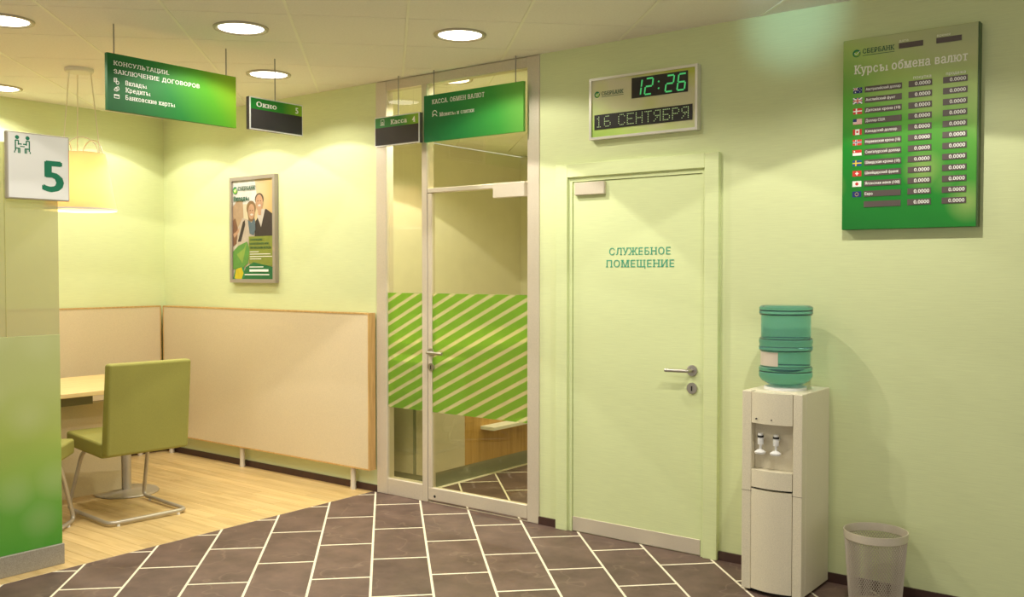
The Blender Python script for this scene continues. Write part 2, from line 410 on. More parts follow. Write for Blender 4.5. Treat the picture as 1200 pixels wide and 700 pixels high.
def clip(poly, x0, x1, y0, y1):
    def cut(p, f, g):
        out = []
        for i in range(len(p)):
            a, b = p[i-1], p[i]; fa, fb = f(a), f(b)
            if fa >= 0: out.append(a)
            if (fa >= 0) != (fb >= 0):
                t = fa/(fa-fb); out.append((a[0]+(b[0]-a[0])*t, a[1]+(b[1]-a[1])*t))
        return out
    for f in (lambda q: q[0]-x0, lambda q: x1-q[0], lambda q: q[1]-y0, lambda q: y1-q[1]):
        poly = cut(poly, f, None)
        if len(poly) < 3: return []
    # drop slivers of edges
    res = [p for i, p in enumerate(poly) if math.hypot(p[0]-poly[i-1][0], p[1]-poly[i-1][1]) > 1e-4]
    return res if len(res) > 2 else []
def area(p): return abs(sum(p[i-1][0]*p[i][1]-p[i][0]*p[i-1][1] for i in range(len(p))))/2
R2 = math.sqrt(.5)
def uv2xy(u, v): return ((v-u)*R2, (u+v)*R2)      # lattice axes lie at 45 degrees to the walls

def lattice(parent, name, cells, region, z0, z1, material, chamfer, keep, up=True):
    """cells: (u0,u1,v0,v1) boxes; whole cells share one mesh, cut ones get their own; those outside 'keep' are joined"""
    shared = {}; rest = MB(); base = WLOC[parent]; n = 0
    for (u0, u1, v0, v1) in cells:
        q = [uv2xy(u0, v0), uv2xy(u0, v1), uv2xy(u1, v1), uv2xy(u1, v0)]
        p = clip(q, *region)
        if not p or area(p) < 2e-4: continue
        cx, cy = sum(a[0] for a in p)/len(p), sum(a[1] for a in p)/len(p)
        sgn = sum(p[i-1][0]*p[i][1]-p[i][0]*p[i-1][1] for i in range(len(p)))
        if sgn < 0: p = p[::-1]
        if not (keep[0] < cx < keep[1] and keep[2] < cy < keep[3]):
            rest.prism(p, z0, z1, 0); continue
        whole = abs(area(p)-(u1-u0)*(v1-v0)) < 1e-6
        key = (round(u1-u0, 4), round(v1-v0, 4)) if whole else None
        if whole and key in shared:
            o = bpy.data.objects.new(name, shared[key]); COL.objects.link(o); o.parent = parent; o.location = Vector((cx, cy, 0))-base
        else:
            o = MB().prism(p, z0, z1, chamfer).build(name, material, parent, loc=(cx, cy, 0), fix=not up)
            if whole: shared[key] = o.data
        n += 1
    if rest.f:
        o = rest.build(name+'s_beyond', material, parent); o['kind'] = 'stuff'
    return n

# ------------------------------------------------------------------ floor
GR = box(XB, X_END, Y_END, D+.02, -.12, -.0009)
floor = struct(GR.build('floor', M['grout'], loc=(0, 0, 0)), 'dark brown stone tile floor with pale grout joints')
TU, TV = .587, .2932
def tile_cells(u_lo, u_hi, v_lo, v_hi, g=.0062, gv=.0085):
    out = []
    for j in range(int((v_lo)/TV)-2, int(v_hi/TV)+3):
        v0 = -.083+TV*j; off = 4.400+(0 if j % 2 == 0 else TU/2)
        for i in range(-20, 12):
            u0 = off+TU*i
            if u_lo < u0 < u_hi: out.append((u0+gv, u0+TU-gv, v0+g, v0+TV-g))
    return out
lattice(floor, 'floor_tile', tile_cells(-2, 9, -6, 6), (XB+.004, X_END, Y_END, D-.002), -.004, .0, M['tile'], .0006, (-4.8, .4, 1.9, 5))
fl2 = struct(box(-6.4, -3.26, D+.02, 8.6, -.12, -.0009).build('floor', M['grout'], loc=(-4.5, 6.5, 0)), 'brown tile floor of the room behind the glass door')
lattice(fl2, 'floor_tile', tile_cells(4, 12, -2, 5), (-4.4, -3.27, D+.02, 7), -.004, .0, M['tile'], .0006, (-4.6, -3.2, 4.5, 6.5))
wf = struct(box(XC, XB, Y_END, D+.02, -.12, -.004).build('floor', M['woodedge'], loc=(-6, 3, 0)), 'pale maple plank floor of the consulting corner')
PW = .095; shared = {}
rest = MB()
j = 0; y = D
while y > Y_END+.1:
    x = XC - random.random()*1.1
    while x < XB:
        L = 1.15; a, b = max(x, XC), min(x+L, XB-.003)
        if b-a > .02:
            pl = [(a+.001, y-PW+.0008), (b-.001, y-PW+.0008), (b-.001, y-.0008), (a+.001, y-.0008)]
            if y > 1.2: MB().prism(pl, -.006, 0, .0008).build('floor_plank', M['plank'], wf, loc=((a+b)/2, y-PW/2, 0), fix=False)
            else: rest.prism(pl, -.006, 0)
        x += L
    y -= PW
rest.build('floor_planks_beyond', M['plank'], wf)['kind'] = 'stuff'

# ------------------------------------------------------------------ walls
wb = MB()
wb.box(XC, -4.665, D, D+.10, 0, ZC); wb.box(-3.30, -3.10, D, D+.10, 0, ZC); wb.box(-3.10, -2.205, D, D+.10, 2.06, ZC); wb.box(-2.205, X_END, D, D+.10, 0, ZC)
struct(wb.build('wall_back', M['wall'], loc=(-4, D, 0)), 'long pale green textured wall with two doorways')
struct(box(XC-.1, XC, Y_END, D+.1, 0, ZC).build('wall_left', M['wall'], loc=(XC, 2, 0)), 'pale green side wall of the consulting corner')
struct(box(-3.2, -2.1, D+.11, D+.16, 0, 2.2).build('wall_closet', M['wall'], loc=(-2.6, D+.13, 0)), 'wall behind the service door')
bb = MB()
for a, b in ((XC, -4.665), (-3.30, -3.166), (-2.14, X_END)): bb.box(a, b, D-.012, D-.0005, 0, .046)
struct(bb.build('baseboard_back', M['base'], loc=(-4, D, 0)), 'dark brown baseboard of the long wall')
struct(box(XC+.0005, XC+.012, Y_END, D-.013, 0, .046).build('baseboard_left', M['base'], loc=(XC, 2, 0)), 'dark brown baseboard of the side wall')

# ------------------------------------------------------------------ ceiling with panels
CT = .587
ceil = struct(box(XC-.1, X_END, Y_END, D+.1, ZC+.007, ZC+.10).build('ceiling', M['tbar'], loc=(-3, 2, ZC)), 'suspended ceiling of square beige panels in a metal grid')
def ceil_cells():
    return [(4.875+CT*i+.0035, 4.875+CT*(i+1)-.0035, .107+CT*j+.008, .107+CT*(j+1)-.008) for i in range(-14, 9) for j in range(-14, 12)]
lattice(ceil, 'ceiling_panel', ceil_cells(), (XC, X_END, Y_END, D), ZC, ZC+.012, M['ceil'], 0, (XC, -.3, 1.2, 5), up=False)
bars = [(-8, 12, .107+CT*j-.0075, .107+CT*j+.0075) for j in range(-14, 12)]
lattice(ceil, 'grid_bar', bars, (XC, X_END, Y_END, D), ZC-.002, ZC+.008, M['tbar'], 0, (-50, 50, -50, 50), up=False)
ceil2 = struct(box(-6.4, -3.26, D+.1, 8.6, ZC+.007, ZC+.10).build('ceiling', M['tbar'], loc=(-4.5, 6.5, ZC)), 'panelled ceiling of the room behind the glass door')
lattice(ceil2, 'ceiling_panel', ceil_cells(), (-6.35, -3.27, D+.1, 8.5), ZC, ZC+.012, M['ceil'], 0, (-6.3, -3.2, 4.5, 7.5), up=False)
# room behind the glass
bw = mat('back_room_paint', (.76, .72, .54), .8, noise=.03, nscale=6)
struct(box(-6.4, -3.26, 8.5, 8.6, 0, ZC).build('wall_far', bw, loc=(-4.8, 8.5, 0)), 'far wall of the room behind the glass door')
struct(box(-6.5, -6.4, D+.1, 8.6, 0, ZC).build('wall_inner_left', bw, loc=(-6.4, 6.5, 0)), 'olive wall of the room behind the glass door')
struct(box(-3.26, -3.18, D+.17, 8.6, 0, ZC).build('wall_inner_right', bw, loc=(-3.2, 6.5, 0)), 'inner wall between back room and service room')

# ------------------------------------------------------------------ recessed downlights
ring_m = mat('downlight_trim', (.50, .44, .32), .45, .3); lens_m = mat('downlight_lens', (1, 1, 1), .5, emit=(1.0, .97, .86), estr=4.0)
def downlight(x, y, label, power=1., half0=60.5, group='recessed downlights'):
    t = thing('downlight', label, 'ceiling light', (x, y, ZC), group)
    MB().lathe([(.117, -.001), (.143, -.001), (.140, -.009), (.128, -.011), (.117, -.004)], (x, y, ZC), 48, True).build('trim_ring', ring_m, t, smooth=True)
    MB().lathe([(0.0005, -.002), (.119, -.002), (.119, -.004), (.0005, -.006)], (x, y, ZC), 40, True).build('lens', lens_m, t, smooth=True)
    for half, pw, nm in ((half0, LAMP_MAIN, 'beam_light'), (72, LAMP_FIELD, 'field_light')):
        ld = bpy.data.lights.new(nm, 'SPOT'); ld.energy = pw*power; ld.color = LAMP_COL; ld.spot_size = math.radians(2*half); ld.spot_blend = .05 if half < 65 else .25
        ld.shadow_soft_size = .02
        lo = bpy.data.objects.new(nm, ld); COL.objects.link(lo); lo.parent = t; lo.location = (0, 0, -.02)
downlight(-5.02, 2.29, 'round recessed downlight between glass partition and long hanging green sign', 1., 48)
downlight(-4.19, 3.12, 'round recessed downlight in front of the long hanging green sign', 1., 44)
downlight(-3.37, 3.93, 'round recessed downlight in front of the glass door', 1., 46)
downlight(-5.02, 3.95, 'round recessed downlight behind the small window-number sign', .7)
downlight(-6.87, 3.10, 'round recessed downlight beside the side wall', .55)
downlight(-5.85, 3.97, 'round recessed downlight above the framed poster', .55)
downlight(-6.68, 3.95, 'round recessed downlight in the corner of the two walls', .5)
downlight(-2.60, 3.47, 'round recessed downlight opposite the service door', .65)
downlight(-1.20, 3.47, 'round recessed downlight opposite the currency board', 1.05)
downlight(-3.37, 2.29, 'round recessed downlight over the middle of the tiled floor', .6)
downlight(-4.19, 1.46, 'round recessed downlight beside the glass partition', .6)
downlight(-1.75, 1.9, 'round recessed downlight over the tiled floor by the open hall', .4)
downlight(-4.19, 4.80, 'round downlight behind the glass door panes', 1.5)
downlight(-3.72, 6.2, 'round downlight deep in the room behind the glass', 1.5)
downlight(-5.4, 6.4, 'round downlight over the counter behind the glass', 1.5)

# added, unseen cool spotlight for the glow at the top of the wall
sx_, sy_ = -1.76, 3.86
cs = thing('added_wall_spotlight', 'added small cool ceiling spotlight aimed at the top of the wall before the currency board', 'spotlight', (sx_, sy_, ZC))
MB().cyl((sx_, sy_, ZC-.012), (sx_, sy_, ZC), .035, n=24).build('mount', M['white'], cs, smooth=True)
MB().cyl((sx_, sy_-.02, ZC-.034), (sx_, sy_+.035, ZC-.031), .020, .026, n=24).build('lamp_head', M['white'], cs, smooth=True)
ld = bpy.data.lights.new('cool_light', 'SPOT'); ld.energy = 6; ld.color = (.42, .84, 1.0); ld.spot_size = math.radians(56); ld.spot_blend = 1.0; ld.shadow_soft_size = .02
lo = bpy.data.objects.new('cool_light', ld); COL.objects.link(lo); lo.parent = cs; lo.location = (0, .045, -.03); lo.rotation_euler = (math.radians(90), 0, 0)

# ------------------------------------------------------------------ glass door unit in the long wall
gd = sthing('door_1', 'tall glass door with side light in a satin metal frame', (-3.98, D, 0))
y0, y1 = D-.010, D+.06
def mb(name, *b, m='metal', par=None, bev=.003): return box(*b).build(name, M[m], par or gd, bevel=bev, seg=1)
mb('jamb', -4.663, -4.565, y0, y1, 0, 2.785); mb('jamb', -3.385, -3.298, y0, y1, 0, 2.785)
mb('header', -4.565, -3.385, y0+.002, y1, 2.722, 2.785)
mb('mullion', -4.242, -4.196, y0, y1, .0, 2.722)
mb('bottom_rail', -4.565, -4.242, y0+.002, y1, .0, .11)
mb('transom', -4.196, -3.385, y0+.004, y1, 2.018, 2.048)
box(-4.566, -4.242, D+.005, D+.015, .108, 2.724).build('pane', M['glass'], gd)
box(-4.197, -3.384, D+.005, D+.015, 2.046, 2.724).build('pane', M['glass'], gd)
leaf = box(-4.193, -3.388, D-.007, D+.030, .018, .10).build('door_leaf', M['metal'], gd, bevel=.003, seg=1)
mb('stile', -4.193, -4.158, D-.007, D+.030, .10, 2.014, par=leaf, bev=.002)
box(-4.159, -3.388, D+.003, D+.013, .098, 2.015).build('pane', M['glass'], leaf)
box(-4.157, -3.389, D-.0005, D+.0015, .594, 1.367).build('striped_film', M['film'], leaf, fix=False)
box(-4.563, -4.243, D+.002, D+.004, .594, 1.367).build('striped_film', M['film'], gd, fix=False)
box(-3.625, -3.386, D-.040, D-.001, 1.956, 2.046).build('door_closer', M['metal'], leaf, bevel=.004)
MB().cyl((-4.135, D-.0072, .045), (-4.135, D-.0085, .045), .009, n=14).build('lock', M['dark'], leaf)
def handle(par, xr, z, side, yf, keyz, name='handle', r=.026):
    """lever on a round rose, lever runs along X by side*0.14, plus a round keyhole rose"""
    h = MB().cyl((xr, yf, z), (xr, yf-.009, z), r, n=28).build(name, M['steel'], par, bevel=.002, smooth=True)
    L = .135
    pth = [(xr, yf-.008, z), (xr, yf-.038, z), (xr+side*.004, yf-.048, z), (xr+side*.014, yf-.053, z), (xr+side*L, yf-.053, z-.002)]
    MB().tube(pth, .0095, 12).build('lever', M['steel'], h, smooth=True)
    k = MB().cyl((xr, yf, keyz), (xr, yf-.009, keyz), r, n=28).build('key_rose', M['steel'], par, bevel=.002, smooth=True)
    box(xr-.004, xr+.004, yf-.0105, yf-.0088, keyz-.014, keyz+.012).build('keyhole', M['dark'], k)
handle(leaf, -4.160, .985, 1, D-.007, .888)

# ------------------------------------------------------------------ service door
sd = sthing('door_2', 'pale green service door with matching casing', (-2.65, D, 0))
c = MB().box(-3.164, -3.084, D-.030, D+.02, 0, 2.125).box(-2.222, -2.142, D-.030, D+.02, 0, 2.125).box(-3.084, -2.222, D-.030, D+.02, 2.048, 2.125)
c.build('casing', M['door'], sd, bevel=.002, seg=1)
MB().box(-3.084, -3.060, D-.012, D+.05, 0, 2.048).box(-2.242, -2.222, D-.012, D+.05, 0, 2.048).box(-3.06, -2.242, D-.012, D+.05, 2.024, 2.048).build('door_stop', M['door'], sd)
dl = box(-3.058, -2.244, D-.004, D+.04, .006, 2.022).build('door_leaf', M['door'], sd, bevel=.002, seg=1)
mb('kick_plate', -3.056, -2.246, D-.009, D-.004, .004, .086, par=dl, bev=.001)
mb('door_closer', -3.036, -2.834, D-.030, D-.0045, 1.943, 2.016, par=dl, bev=.004)
handle(dl, -2.297, .982, -1, D-.004, .888, r=.03)
yt = D-.0052
text(dl, 'СЛУЖЕБНОЕ', (-2.622, yt, 1.600), .040, 'Y', M['teal_ink'], .385, True, .010, 'C')
text(dl, 'ПОМЕЩЕНИЕ', (-2.622, yt, 1.532), .040, 'Y', M['teal_ink'], .430, True, .010, 'C')

# ------------------------------------------------------------------ hanging signs
def leaf_logo(par, cx, cz, r, pos, face, ring=None):
    shape(par, circ(cx, cz, r, 28), pos, face, ring or M['green_ink'], 'emblem')
    p2 = (pos[0], pos[1]-.0004, pos[2]) if face == 'Y' else (pos[0]+.0004, pos[1], pos[2])
    lime = mat('lime_ink', (.30, .55, .06), .5)
    shapes(par, [circ(cx+.1*r, cz-.15*r, .72*r, 20, .62*r)], p2, face, lime, 'emblem')
    p3 = (pos[0], pos[1]-.0008, pos[2]) if face == 'Y' else (pos[0]+.0008, pos[1], pos[2])
    shapes(par, [line(cx-.55*r, cz+.1*r, cx-.05*r, cz-.3*r, .16*r), line(cx-.05*r, cz-.3*r, cx+.85*r, cz+.5*r, .16*r)], p3, face, M['ink'], 'emblem')
def rod(par, x, y, z0): MB().cyl((x, y, z0-.01), (x, y, ZC), .0035, n=10).build('hanging_rod', M['rod'], par, smooth=True)
GA, GB, GC, GD_ = (.0, .115, .020), (.004, .19, .022), (.085, .36, .012), (.27, .50, .016)
grad_long = gradient_mat('sign_gradient', [(0, GA), (.42, GB), (.75, GC), (1, GD_)], (0, .95, .25, -.12), rough=.6, nscale=1, ndist=0)
# long sign along Y
sx = -4.65
hs = thing('hanging_sign', 'long green hanging sign for consultations, deposits, loans and bank cards', 'sign', (sx, 3.02, 2.34), 'hanging signs')
box(sx-.012, sx+.012, 2.627, 3.415, 2.341, 2.635).build('board', grad_long, hs)
rod(hs, sx, 2.671, 2.635); rod(hs, sx, 3.357, 2.635)
fx = sx+.0128
for s, yy, zz, cap, wd in (('КОНСУЛЬТАЦИИ.', 2.660, 2.576, .0215, .322), ('ЗАКЛЮЧЕНИЕ ДОГОВОРОВ', 2.660, 2.533, .0215, .512),
                           ('Вклады', 2.726, 2.481, .0235, .122), ('Кредиты', 2.726, 2.445, .0235, .143), ('Банковские карты', 2.726, 2.406, .0235, .290)):
    text(hs, s, (fx, yy, zz), cap, 'X', M['ink'], wd, True, .018)
def icon(par, polys, a, z, k, pos, face): shapes(par, [[(a+p*k, z+q*k) for p, q in pl] for pl in polys], pos, face, M['ink'], 'icon')
pos = (fx, 0, 0)
ring_ = lambda cx, cz, r, w: [[(cx+r*math.cos(t0), cz+r*math.sin(t0)), (cx+r*math.cos(t1), cz+r*math.sin(t1)), (cx+(r-w)*math.cos(t1), cz+(r-w)*math.sin(t1)), (cx+(r-w)*math.cos(t0), cz+(r-w)*math.sin(t0))] for t0, t1 in [(2*math.pi*i/14, 2*math.pi*(i+1)/14) for i in range(14)]]
icon(hs, frame_lines(0, .35, .6, 1.1, .13)+[rect(0, .65, .6, .75)]+ring_(.68, .3, .34, .12), 2.662, 2.478, .029, pos, 'X')
icon(hs, [line(0, .1, .5, -.05, .12), line(.5, -.05, 1, .3, .12), line(1, .3, .85, .8, .12), line(.85, .8, .3, .55, .12), line(.3, .55, 0, .1, .12)]+ring_(.52, .35, .2, .1), 2.662, 2.444, .029, pos, 'X')
icon(hs, frame_lines(0, 0, 1.05, .72, .12)+[rect(.05, .45, 1, .58)], 2.662, 2.405, .029, pos, 'X')
# window number sign "Okno 5"
def number_sign(name, label, face, a0, a1, c, z0, z1, rod_a, head, num, label_x):
    loc = (c, (a0+a1)/2, z0) if face == 'X' else ((a0+a1)/2, c, z0)
    t = thing(name, label, 'sign', loc, 'hanging signs')
    def bx(p0, p1, q0, q1, zz0, zz1): return box(q0, q1, p0, p1, zz0, zz1) if face == 'X' else box(p0, p1, -q1+2*c, -q0+2*c, zz0, zz1)
    bx(a0, a1, c-.012, c+.017, z0, z1).build('casing', M['screen'], t)
    bx(a0, a1, c+.017, c+.021, z0, z1).build('bezel', M['white'], t)
    w = .007; hz = z1-(z1-z0)*.37
    bx(a0+w, a1-w, c+.020, c+.0235, z0+w, hz).build('screen', M['screen'], t)
    hm = gradient_mat('header_gradient', [(0, GB), (.6, (.02, .24, .02)), (1, GD_)], (0, 1, 0, 0) if face == 'X' else (1, 0, 0, 0), nscale=1, ndist=0)
    bx(a0+w, a1-w, c+.020, c+.0235, hz, z1-w).build('header', hm, t)
    P = lambda a, z: (c+.0243, a, z) if face == 'X' else (a, c-.0243, z)
    text(t, head, P(a0+label_x, hz+.016), .029, face, M['ink'], .148, True, .03)
    text(t, num, P(a1-.060, hz+.013), .036, face, M['ink'], None, True, .05)
    rod(t, *((c, rod_a) if face == 'X' else (rod_a, c)), z1)
    return t, hz
number_sign('window_sign', 'small hanging window sign with white number 5 and dark screen, beside the long green sign', 'X', 3.494, 3.889, -4.637, 2.345, 2.536, 3.695, 'Окно', '5', .045)
ks, hz = number_sign('cash_desk_sign', 'small hanging cash desk sign with white number 4 and dark screen, at the glass door', 'Y', -4.593, -4.190, 4.505, 2.338, 2.532, -4.394, 'Касса', '4', .150)
icon(ks, frame_lines(0, .3, 1, 1.2, .1)+[rect(-.1, .02, 1.1, .14), rect(.3, .55, .7, .65), rect(.45, .4, .55, .8)], -4.535, hz+.014, .033, (0, 4.505-.0243, 0), 'Y')
# cash / exchange sign along X
sy = 4.513
grad_x = gradient_mat('sign_gradient_x', [(0, (.0, .17, .045)), (.35, (.005, .22, .045)), (.75, (.04, .33, .04)), (1, (.13, .42, .05))], (1, 0, .1, -.04), rough=.6, nscale=1, ndist=0)
vs = thing('hanging_sign', 'green hanging sign for cash desk and currency exchange over the glass door', 'sign', (-3.77, sy, 2.335), 'hanging signs')
box(-4.166, -3.371, sy-.010, sy+.010, 2.337, 2.632).build('board', grad_x, vs)
rod(vs, -4.089, sy, 2.632); rod(vs, -3.435, sy, 2.632)
text(vs, 'КАССА. ОБМЕН ВАЛЮТ', (-4.096, sy-.0108, 2.573), .0275, 'Y', M['ink'], .430, True, .020)
text(vs, 'Монеты и слитки', (-4.032, sy-.0108, 2.490), .0235, 'Y', M['ink'], .285, True, .020)
icon(vs, ring_(.5, .6, .5, .12)[:9]+[line(0, .15, .4, .5, .12), line(.6, .5, 1, .15, .12), rect(.3, .4, .7, .5)], -4.094, 2.487, .042, (0, sy-.0108, 0), 'Y')

# ------------------------------------------------------------------ LED clock panel
ck = thing('led_clock', 'framed LED board showing 12:26 and a date above the service door', 'clock', (-2.608, D, 2.257))
X0, X1, Z0, Z1 = -2.951, -2.282, 2.257, 2.600; yb = D-.001
fm = mat('aluminium_frame', (.75, .73, .66), .3, .5)
fr = MB(); w = .014; yf = D-.042
for b in ((X0, X1, Z0, Z0+w), (X0, X1, Z1-w, Z1), (X0, X0+w, Z0+w, Z1-w), (X1-w, X1, Z0+w, Z1-w)): fr.box(b[0], b[1], yf, yb, b[2], b[3])
fr.build('frame', fm, ck)
clock_face = gradient_mat('clock_face', [(0, (.20, .44, .03)), (.3, (.50, .68, .15)), (.55, (.68, .68, .38)), (.8, (.64, .60, .40)), (1, (.50, .55, .08))], (.35, 0, .55, -.02), (6.5, (.55, .62, .10), .35), nscale=2.5, ndist=.35)
box(X0+w, X1-w, D-.034, D-.002, Z0+w, Z1-w).build('face', clock_face, ck)
yd = D-.0345
box(-2.678, -2.340, yd-.004, yd, 2.462, 2.572).build('time_display', M['strip'] if False else mat('led_black', (.012, .010, .010), .3), ck)
box(-2.918, -2.313, yd-.004, yd, 2.312, 2.394).build('date_display', mat('led_black'), ck)
ledg = mat('led_green', (.05, .25, .08), .4, emit=(.07, .62, .17), estr=.55)
SEG = {'1': 'bc', '2': 'abged', '6': 'afgedc'}
def seg7(ch, x, z, w, h, t=.0085, sl=.14):
    pts = {'a': (0, h, w, h), 'b': (w, h, w, h/2), 'c': (w, h/2, w, 0), 'd': (0, 0, w, 0), 'e': (0, 0, 0, h/2), 'f': (0, h/2, 0, h), 'g': (0, h/2, w, h/2)}
    out = []
    for s in SEG[ch]:
        a, b, c_, d = pts[s]; L = math.hypot(c_-a, d-b); k = .003/L; a, b, c_, d = a+(c_-a)*k, b+(d-b)*k, c_-(c_-a)*k, d-(d-b)*k
        out.append([(x+p+sl*q, z+q) for p, q in line(a, b, c_, d, t)])
    return out
for ch, dx in (('1', .012), ('2', .080), ('2', .206), ('6', .276)): shapes(ck, seg7(ch, -2.678+dx, 2.474, .043, .084), (0, yd-.005, 0), 'Y', ledg, 'time_digit')['kind'] = 'stuff'
for z in (.024, .060): shape(ck, circ(-2.678+.167, 2.474+z, .005, 10), (0, yd-.005, 0), 'Y', ledg, 'colon_dot')

G57 = {'1': ['00100', '01100', '00100', '00100', '00100', '00100', '01110'], '6': ['01110', '10000', '10000', '11110', '10001', '10001', '01110'],
       'С': ['01110', '10001', '10000', '10000', '10000', '10001', '01110'], 'Е': ['11111', '10000', '10000', '11110', '10000', '10000', '11111'],
       'Н': ['10001', '10001', '10001', '11111', '10001', '10001', '10001'], 'Т': ['11111', '00100', '00100', '00100', '00100', '00100', '00100'],
       'Я': ['01111', '10001', '10001', '01111', '00101', '01001', '10001'], 'Б': ['11111', '10000', '10000', '11110', '10001', '10001', '11110'],
       'Р': ['11110', '10001', '10001', '11110', '10000', '10000', '10000'], ' ': ['00000']*7}
pl = []; px = .0092; x = -2.908
for ch in '16 СЕНТЯБРЯ':
    for r_, row in enumerate(G57[ch]):
        for c_, v in enumerate(row):
            if v == '1': pl.append(rect(x+c_*px, 2.379-r_*px, x+c_*px+.0045, 2.379-r_*px+.0045))
    x += px*(6 if ch != ' ' else 4.0)
shapes(ck, pl, (0, yd-.005, 0), 'Y', mat('led_dots', (.3, .4, .2), .4, emit=(.45, .60, .25), estr=.6), 'date_dots')['kind'] = 'stuff'
leaf_logo(ck, -2.902, 2.508, .018, (0, yd-.0004, 0), 'Y')
text(ck, 'СБЕРБАНК', (-2.873, yd-.0006, 2.500), .021, 'Y', M['dgreen_ink'], .142, True, .022)
shapes(ck, [rect(-2.873, 2.491, -2.731, 2.4935)], (0, yd-.0006, 0), 'Y', M['dgreen_ink'], 'underline')

ck.location += Vector((.024, 0, -.009))

# ------------------------------------------------------------------ currency board
cb = thing('currency_board', 'large green currency rate board with flags and rows of dark value windows', 'board', (-1.216, D, 1.71))
X0, X1, Z0, Z1 = -1.514, -.932, 1.71, 2.598; yf = D-.050
board_m = gradient_mat('board_print', [(0, (.0, .16, .012)), (.34, (.005, .25, .015)), (.55, (.10, .38, .03)), (.74, (.40, .56, .14)), (.86, (.48, .52, .25)), (1, (.40, .44, .22))], (.22, 0, .80, -.10), (4.2, (.62, .68, .22), .40), nscale=1.6, ndist=.18)
box(X0, X1, yf, D-.001, Z0, Z1).build('panel', board_m, cb, bevel=.002, seg=1)
box(X1-.0005, X1+.006, yf+.002, D-.001, Z0, Z1).build('edge_trim', mat('edge_green', (.04, .09, .02), .4), cb)
yp = yf-.0008
wm = MATS['dark_strip']
def win(x0, x1, z, h=.027): return box(x0, x1, yf-.003, yf+.002, z, z+h).build('value_window', wm, cb)
rows = ['Австралийский доллар', 'Английский фунт', 'Датская крона (10)', 'Доллар США', 'Канадский доллар', 'Норвежская крона (10)', 'Сингапурский доллар', 'Шведская крона (10)', 'Швейцарский франк', 'Японская иена (100)', 'Евро', '']
c_ = lambda n, col: mat('print_'+n, col, .5)
RED, BLUE, NAVY, YEL, WH = c_('red', (.62, .03, .02)), c_('blue', (.01, .07, .25)), c_('navy', (.01, .02, .16)), c_('yellow', (.85, .62, .03)), M['ink']
fxs = -1.4655; fw_, fh_ = .041, .0265
def flag(i, z):
    lay = []
    R = lambda a, b, c, d: rect(fxs+a*fw_, z+b*fh_, fxs+c*fw_, z+d*fh_)
    L = lambda a, b, c, d, w: line(fxs+a*fw_, z+b*fh_, fxs+c*fw_, z+d*fh_, w*fh_)
    C = lambda a, b, r: circ(fxs+a*fw_, z+b*fh_, r*fh_, 14)
    full = R(0, 0, 1, 1)
    if i == 0: lay = [(NAVY, [full]), (WH, [L(0, .5, .5, 1, .1), L(0, 1, .5, .5, .1), R(.21, .5, .29, 1), R(0, .7, .5, .8), C(.25, .22, .1), C(.75, .2, .06), C(.75, .8, .06), C(.62, .5, .06), C(.88, .55, .06)]), (RED, [R(.23, .5, .27, 1), R(0, .72, .5, .78)])]
    if i == 1: lay = [(BLUE, [full]), (WH, [L(0, 0, 1, 1, .2), L(0, 1, 1, 0, .2), R(.40, 0, .60, 1), R(0, .34, 1, .66)]), (RED, [R(.44, 0, .56, 1), R(0, .41, 1, .59)])]
    if i == 2: lay = [(RED, [full]), (WH, [R(.3, 0, .44, 1), R(0, .40, 1, .60)])]
    if i == 3: lay = [(RED, [full]), (WH, [R(0, k*.154+.08, 1, k*.154+.154) for k in range(6)]), (NAVY, [R(0, .46, .42, 1)])]
    if i == 4: lay = [(WH, [full]), (RED, [R(0, 0, .26, 1), R(.74, 0, 1, 1), C(.5, .52, .2)])]
    if i == 5: lay = [(RED, [full]), (WH, [R(.28, 0, .48, 1), R(0, .36, 1, .64)]), (NAVY, [R(.34, 0, .42, 1), R(0, .43, 1, .57)])]
    if i == 6: lay = [(WH, [full]), (RED, [R(0, .5, 1, 1)]), (WH, [C(.2, .75, .13)])]
    if i == 7: lay = [(BLUE, [full]), (YEL, [R(.3, 0, .44, 1), R(0, .40, 1, .60)])]
    if i == 8: lay = [(RED, [full]), (WH, [R(.43, .2, .57, .8), R(.3, .41, .7, .59)])]
    if i == 9: lay = [(WH, [full]), (RED, [C(.5, .5, .28)])]
    if i == 10: lay = [(NAVY, [full]), (YEL, [C(.5+.18*math.cos(t), .5+.30*math.sin(t), .055) for t in [math.pi*k/5 for k in range(10)]])]
    root = shapes(cb, lay[0][1], (0, yp, 0), 'Y', lay[0][0], 'flag')
    for k, (m_, ps) in enumerate(lay[1:]): shapes(root, ps, (0, yp-.0004*(k+1), 0), 'Y', m_, 'flag_field')
ZR0, ZS = 2.346, .0484
for i, s in enumerate(rows):
    z = ZR0-ZS*i
    win(-1.412, -1.247, z); win(-1.218, -1.118, z+.001); win(-1.072, -.972, z+.001)
    if s: text(cb, s, (-1.407, yf-.0036, z+.0075), .0125, 'Y', M['ink'], min(.155, .0088*len(s)), False, .02); flag(i, z)
    for xr in (-1.124, -.978): text(cb, '0.0000', (xr, yf-.0036, z+.0065), .0165, 'Y', M['ink'], .066, False, .018, 'R')
win(-1.262, -1.158, 2.527, .024); win(-1.102, -.998, 2.527, .024)
pale = mat('pale_ink', (.93, .94, .80), .5)
text(cb, 'дата', (-1.262, yp, 2.556), .012, 'Y', pale, .040, False, .0); text(cb, 'время', (-1.100, yp, 2.556), .012, 'Y', pale, .055, False, .0)
text(cb, 'Курсы обмена валют', (-1.462, yp, 2.436), .040, 'Y', pale, .490, True, .028)
text(cb, 'покупка', (-1.198, yp, 2.382), .014, 'Y', M['ink'], .076, False, .008); text(cb, 'продажа', (-1.060, yp, 2.382), .014, 'Y', M['ink'], .080, False, .008)
leaf_logo(cb, -1.452, 2.532, .018, (0, yp, 0), 'Y')
